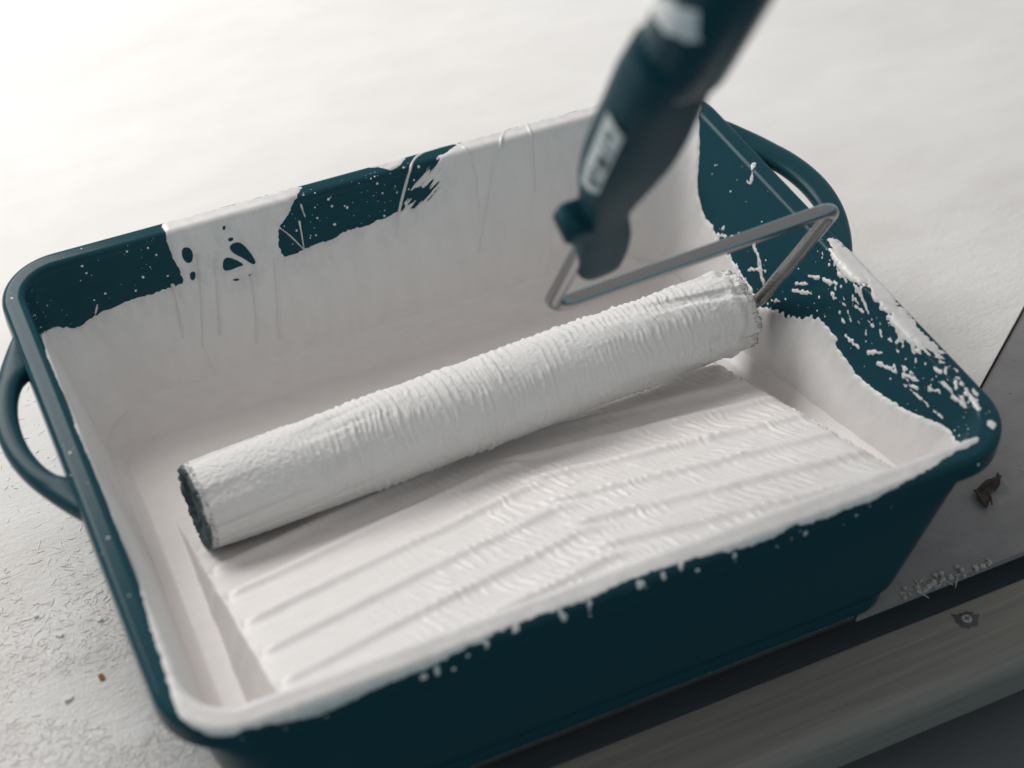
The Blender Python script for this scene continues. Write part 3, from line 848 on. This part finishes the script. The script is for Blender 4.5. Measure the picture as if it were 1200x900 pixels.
# handle: wire socket with guard, waisted grip, wider rear sleeve
NP = np.cross(U, AX)
KH = K1 - AX * 12.42
def hp(t, a, d=0.0): return KH + U * t + AX * a + NP * d
prof = [(3.45, 0.85, 0.80, 0.60), (3.6, 0.82, 0.86, 0.66), (5.0, 0.55, 0.95, 0.70), (6.0, 0.30, 0.97, 0.72), (6.9, 0.05, 0.90, 0.72),
        (7.8, -0.15, 0.78, 0.72), (8.7, -0.33, 0.74, 0.76), (9.7, -0.42, 0.92, 0.86), (10.7, -0.46, 1.15, 0.95), (12.2, -0.46, 1.38, 1.05),
        (13.7, -0.50, 1.42, 1.05), (15.2, -0.60, 1.38, 1.05), (16.7, -0.72, 1.33, 1.05), (18.2, -0.72, 1.28, 0.95)]
pts_t = np.array(prof)
tt_ = np.linspace(prof[0][0], prof[-1][0], 60)
path = np.array([hp(t, np.interp(t, pts_t[:, 0], pts_t[:, 1])) for t in tt_])
rad = np.stack([np.interp(tt_, pts_t[:, 0], pts_t[:, 2]), np.interp(tt_, pts_t[:, 0], pts_t[:, 3])], 1)
rad = np.apply_along_axis(lambda c: np.convolve(np.pad(c, 2, 'edge'), np.ones(5) / 5, 'valid'), 0, rad)
V, F = sweep(path, rad, 48, ref=NP, power=3.2)
handle = child('handle', to_mesh('handle', V, F), M['grip'], roller)

def sub(name, V, F, mat, parent, **kw):
    return link(name, to_mesh(name, V, F, smooth=kw.pop('smooth', True)), mat, parent, **kw)
# guard on the socket
gp = np.array([hp(7.95, -1.62), hp(7.93, -1.45), hp(7.8, -0.85), hp(7.5, -0.15)])
V, F = sweep(gp, np.array([[0.44, 0.55], [0.46, 0.6], [0.50, 0.64], [0.75, 0.7]]), 28, ref=NP, power=7)
sub('guard', V, F, M['grip'], handle)
# rear grip sleeve
gt = np.array([(16.7, 1.10), (16.85, 1.32), (17.2, 1.40), (18.1, 1.42), (19, 1.42), (22, 1.42), (26, 1.42), (30, 1.4)])
path2 = np.array([hp(t, -0.40) for t in gt[:, 0]])
rad2 = np.stack([gt[:, 1], gt[:, 1] * 0.80], 1)
V, F = sweep(path2, rad2, 36, ref=NP, power=2.4)
def surf(t, phi, pa, ra, power, lift=0.0):
    """point on the swept handle surface"""
    e = 0.02
    c0, c1, c2 = pa(t - e), pa(t), pa(t + e)
    tan = (c2 - c0) / np.linalg.norm(c2 - c0)
    side = np.cross(tan, NP); side /= np.linalg.norm(side); upv = np.cross(side, tan)
    c, s_ = math.cos(phi), math.sin(phi)
    c = math.copysign(abs(c) ** (2 / power), c); s_ = math.copysign(abs(s_) ** (2 / power), s_)
    r = ra(t)
    return c1 + side * c * (r[0] + lift) + upv * s_ * (r[1] + lift)
# the sleeve carries a pale smear-shaped patch
ts = np.concatenate([np.array([16.7, 16.76, 16.85, 17.0, 17.2]), np.arange(17.3, 30, 0.08)])
ph = np.radians(np.arange(0, 360, 2.5))
sl_r = lambda t: (np.interp(t, gt[:, 0], gt[:, 1]), np.interp(t, gt[:, 0], gt[:, 1]) * 0.80)
V = np.array([[surf(t, a, lambda q: hp(q, -0.40), sl_r, 2.4) for a in ph] for t in ts])
Tm, Pm = np.meshgrid(ts, np.degrees((ph + np.pi) % (2 * np.pi) - np.pi) / 57.3 * 1.4, indexing='ij')
sm = [(19.5, 40), (20.9, 0), (21.3, -34), (20.15, -57), (20.0, -28), (19.65, 2)]
sm = [(a, b / 57.3 * 1.4) for a, b in sm]
fld = poly_sdf(Tm, Pm, sm) + 0.25 * (fbm(Tm * 2, Pm * 4, 301) - 0.5)
grip_o = link('grip_sleeve', to_mesh('grip_sleeve', V.reshape(-1, 3), tube_faces(len(ts), len(ph)), {'paint': fld.reshape(-1)}), M['painted'], handle)

# sticker on the handle: pale paper with blocks of grey print
def build_sticker():
    pa = lambda t: hp(t, np.interp(t, pts_t[:, 0], pts_t[:, 1]))
    ra = lambda t: (np.interp(t, pts_t[:, 0], pts_t[:, 2]), np.interp(t, pts_t[:, 0], pts_t[:, 3]))
    nu, nv = 40, 24
    V, F, mi = [], [], []
    for i in range(nu):
        for j in range(nv):
            u, v = i / (nu - 1), j / (nv - 1)
            t0, t1 = 10.9 + 0.6 * v, 15.4 - 0.1 * v
            V.append(surf(t0 + (t1 - t0) * u, math.radians(1 - 33 * v), pa, ra, 3.2, 0.08))
    blocks = [(0.10, 0.22, 0.15, 0.85), (0.28, 0.36, 0.15, 0.60), (0.42, 0.58, 0.20, 0.85), (0.66, 0.72, 0.15, 0.85), (0.76, 0.90, 0.15, 0.45)]
    for i in range(nu - 1):
        for j in range(nv - 1):
            F.append((i * nv + j, (i + 1) * nv + j, (i + 1) * nv + j + 1, i * nv + j + 1))
            u, v = (i + 0.5) / (nu - 1), (j + 0.5) / (nv - 1)
            mi.append(1 if any(a < u < b and c < v < d for a, b, c, d in blocks) else 0)
    me = to_mesh('sticker', np.array(V), F)
    o = link('sticker', me, M['sticker'], handle, label='small pale sticker with grey print')
    me.materials.append(M['ink'])
    me.polygons.foreach_set('material_index', mi)
build_sticker()

# ------------------------------------------------------------------ small things on the table
rng = np.random.default_rng(77)
def flakes(name, spots, mat, zt, lmin, lmax, wmin, wmax, lift, **props):
    V, F = [], []
    for x, y in spots:
        L = lmin + (lmax - lmin) * rng.random() ** 2; w = rng.uniform(wmin, wmax); a = rng.uniform(0, math.pi); bend = rng.normal(0, 0.25)
        h = lift * rng.uniform(0.3, 1.0); b = len(V)
        tilt = rng.normal(0, 0.25)
        for k in range(4):
            f = k / 3 - 0.5
            wx = w * (0.35 if k in (0, 3) else 1.0) * 0.5
            px = x + L * f * math.cos(a) - bend * L * f * f * math.sin(a)
            py = y + L * f * math.sin(a) + bend * L * f * f * math.cos(a)
            for sgn in (-1, 1):
                V.append((px - sgn * wx * math.sin(a), py + sgn * wx * math.cos(a), zt + h * (0.6 + 0.4 * math.cos(f * 3)) + sgn * wx * tilt * min(1.0, lift * 20)))
            for sgn in (-1, 1):
                V.append((px - sgn * wx * math.sin(a), py + sgn * wx * math.cos(a), zt - 0.02))
        for k in range(3):
            c, d = b + 4 * k, b + 4 * k + 4
            F += [(c, d, d + 1, c + 1), (c + 1, d + 1, d + 3, c + 3), (c + 2, d + 2, d, c)]
        F += [(b, b + 1, b + 3, b + 2), (b + 12, b + 14, b + 15, b + 13)]
    return up(link(name, to_mesh(name, np.array(V), F, smooth=False), mat, **props))
sp = []
while len(sp) < 14000:
    x, y = rng.uniform(-30, -10), rng.uniform(-14, 16)
    if abs(x) < 14 and abs(y) < 12: continue
    if rng.random() > np.clip((6 - y) / 14, 0.05, 1): continue
    if fbm(np.array(x * 0.35), np.array(y * 0.35), 401) < 0.34: continue
    sp.append((x, y))
flakes('wood_flakes', sp, M['flake'], -8.0, 0.04, 0.50, 0.014, 0.055, 0.030, kind='stuff',
       label='fine wood flakes standing out of the pale board', category='wood flakes')
sp = [(rng.uniform(-60, 30), rng.uniform(12, 60)) for k in range(260)] + [(rng.uniform(16, 24), rng.uniform(0, 14)) for k in range(12)]
def lump(c, r, seed, flat=0.6):
    """irregular crumb resting on the table"""
    g = np.random.default_rng(seed)
    V, F = [], []
    nr, ns = 4, 8
    for i in range(nr + 1):
        el_ = -math.pi / 2 + math.pi * i / nr
        for j in range(ns):
            az = 2 * math.pi * (j + 0.5 * (i % 2)) / ns
            k = r * g.uniform(0.65, 1.15)
            V.append((c[0] + k * math.cos(el_) * math.cos(az), c[1] + k * math.cos(el_) * math.sin(az), c[2] + flat * r * (1 + math.sin(el_))))
    for i in range(nr):
        for j in range(ns):
            F.append((i * ns + j, i * ns + (j + 1) % ns, (i + 1) * ns + (j + 1) % ns, (i + 1) * ns + j))
    return V, F
V, F = [], []
for k in range(90):
    x = rng.uniform(12.6, 17.0); 
    if x > 15.6 and rng.random() < 0.6: continue
    y = -12.45 + abs(rng.normal(0, 0.28)); z = -8.12
    v, f = lump((x, y, z), 0.03 + 0.13 * rng.random() ** 3, k, rng.uniform(0.3, 0.7)); b = len(V)
    V += v; F += [tuple(q + b for q in w) for w in f]
for k in range(60):
    x, y = rng.uniform(14, 26), rng.uniform(-12, 0)
    v, f = lump((x, y, -8.12), 0.02 + 0.04 * rng.random() ** 2, 500 + k, 0.5); b = len(V)
    V += v; F += [tuple(q + b for q in w) for w in f]
up(link('crumbs', to_mesh('crumbs', np.array(V), F, smooth=False), M['crumb'], kind='stuff', label='plaster crumbs along the table edge beside the tray', category='crumbs'))
flakes('shavings', [(rng.uniform(12.8, 15.4), rng.uniform(-12.5, -11.9)) for k in range(9)], M['crumb'], -8.12, 0.3, 0.9, 0.04, 0.10, 0.07, kind='stuff',
       label='thin shavings lying at the table edge by the tray corner', category='shavings')

def chip(x, y, r, seed, mat, label, group='chips lying on the board left of the tray'):
    g = np.random.default_rng(seed)
    n = 7
    V, F = [], []
    a0 = g.uniform(0, 6)
    rr = r * g.uniform(0.55, 1.15, n)
    tilt = g.normal(0, 0.14, 2)
    for zoff in (0.0, 0.05):
        for k in range(n):
            a = a0 + 2 * math.pi * k / n
            dx, dy = rr[k] * math.cos(a), rr[k] * 0.7 * math.sin(a)
            V.append((dx, dy, 0.05 + zoff + tilt[0] * dx + tilt[1] * dy))
    V.append((0, 0, 0.105))
    F.append(tuple(range(n))[::-1])
    for k in range(n):
        k2 = (k + 1) % n
        F.append((k, k2, n + k2, n + k)); F.append((n + k, n + k2, 2 * n))
    o = link('chip', to_mesh('chip', np.array(V), F, smooth=False), mat, label=label, category='chip', group=group)
    o.location = (x * S, y * S, 0.0)
    return o
chip(-17.36, -2.77, 0.19, 3, M['orange'], 'orange-brown wood chip on the board left of the tray')
chip(-18.79, -3.16, 0.21, 4, M['chip_white'], 'white paint chip beside the orange chip, nearest the photo bottom')
chip(-18.31, -0.02, 0.20, 5, M['chip_white'], 'pale chip midway between two smaller chips left of the tray')
chip(-18.95, 1.28, 0.13, 6, M['chip_white'], 'small pale chip on the board just below the left tray handle')
chip(-16.69, 0.06, 0.15, 8, M['chip_white'], 'small pale chip closest to the left wall of the tray')

# dry curled scrap on the grey board behind the tray's near right corner
def scrap():
    g = np.random.default_rng(9)
    n, m = 22, 7
    V = np.zeros((n, m, 3))
    for i in range(n):
        u = i / (n - 1)
        for j in range(m):
            v = j / (m - 1) - 0.5
            w = 0.9 * math.sin(math.pi * (0.12 + 0.8 * u)) * (0.7 + 0.5 * vnoise(np.array(u * 5), np.array(j * 0.8), 90))
            V[i, j] = (u * 2.3 - 1.1 + 0.25 * math.sin(j), v * w + 0.35 * math.sin(u * 5), 0.10 + 0.35 * abs(math.sin(u * 6)) * (0.4 + abs(v)) + 0.25 * vnoise(np.array(u * 7), np.array(j * 1.3), 92))
    c, s_ = math.cos(0.9), math.sin(0.9)
    V = V.reshape(-1, 3) @ np.array([[c, s_, 0], [-s_, c, 0], [0, 0, 1]])
    o = link('dry_scrap', to_mesh('dry_scrap', V, grid_faces(n, m)), M['brown'], label='crumpled dry brown scrap on the grey board by the tray corner', category='scrap')
    o.location = (19.2 * S, -9.1 * S, -0.12 * S); o.scale = (0.8, 0.8, 0.8)
    md = o.modifiers.new('thick', 'SOLIDIFY'); md.thickness = 0.0006
scrap()

# countersunk screw in the rail
def disc(c, r0, r1, z0, z1, n=20, wob=0.0, seed=0, sx=1.0):
    g = np.random.default_rng(seed)
    k = 1 + wob * g.normal(size=n)
    a = np.linspace(0, 2 * np.pi, n, endpoint=False)
    V = [(c[0] + sx * r0 * k[i] * math.cos(a[i]), c[1] + r0 * k[i] * math.sin(a[i]), z0) for i in range(n)]
    V += [(c[0] + sx * r1 * math.cos(a[i]), c[1] + r1 * math.sin(a[i]), z1) for i in range(n)]
    V.append((c[0], c[1], z1))
    F = [(i, (i + 1) % n, n + (i + 1) % n, n + i) for i in range(n)] + [(n + i, n + (i + 1) % n, 2 * n) for i in range(n)]
    return V, F
SC = (14.88, -13.83)
V, F = disc(SC, 0.40, 0.24, -8.895, -8.855, 26, 0.14, 3, 1.25)
tr = link('torn_wood', to_mesh('torn_wood', np.array(V), F, smooth=False), M['dark_steel'], rail_o)
V, F = disc(SC, 0.22, 0.17, -8.86, -8.825)
hd = link('screw', to_mesh('screw', np.array(V), F, smooth=False), M['crumb'], rail_o)
V, F = [], []
for a, b in ((0.13, 0.035), (0.035, 0.13)):
    v, f = box_poly([(SC[0] - a, SC[1] - b), (SC[0] + a, SC[1] - b), (SC[0] + a, SC[1] + b), (SC[0] - a, SC[1] + b)], -8.83, -8.822 + 0.001 * a)
    q = len(V); V += v; F += [tuple(i + q for i in w) for w in f]
link('drive_slot', to_mesh('drive_slot', np.array(V), F, smooth=False), M['dark_steel'], hd)
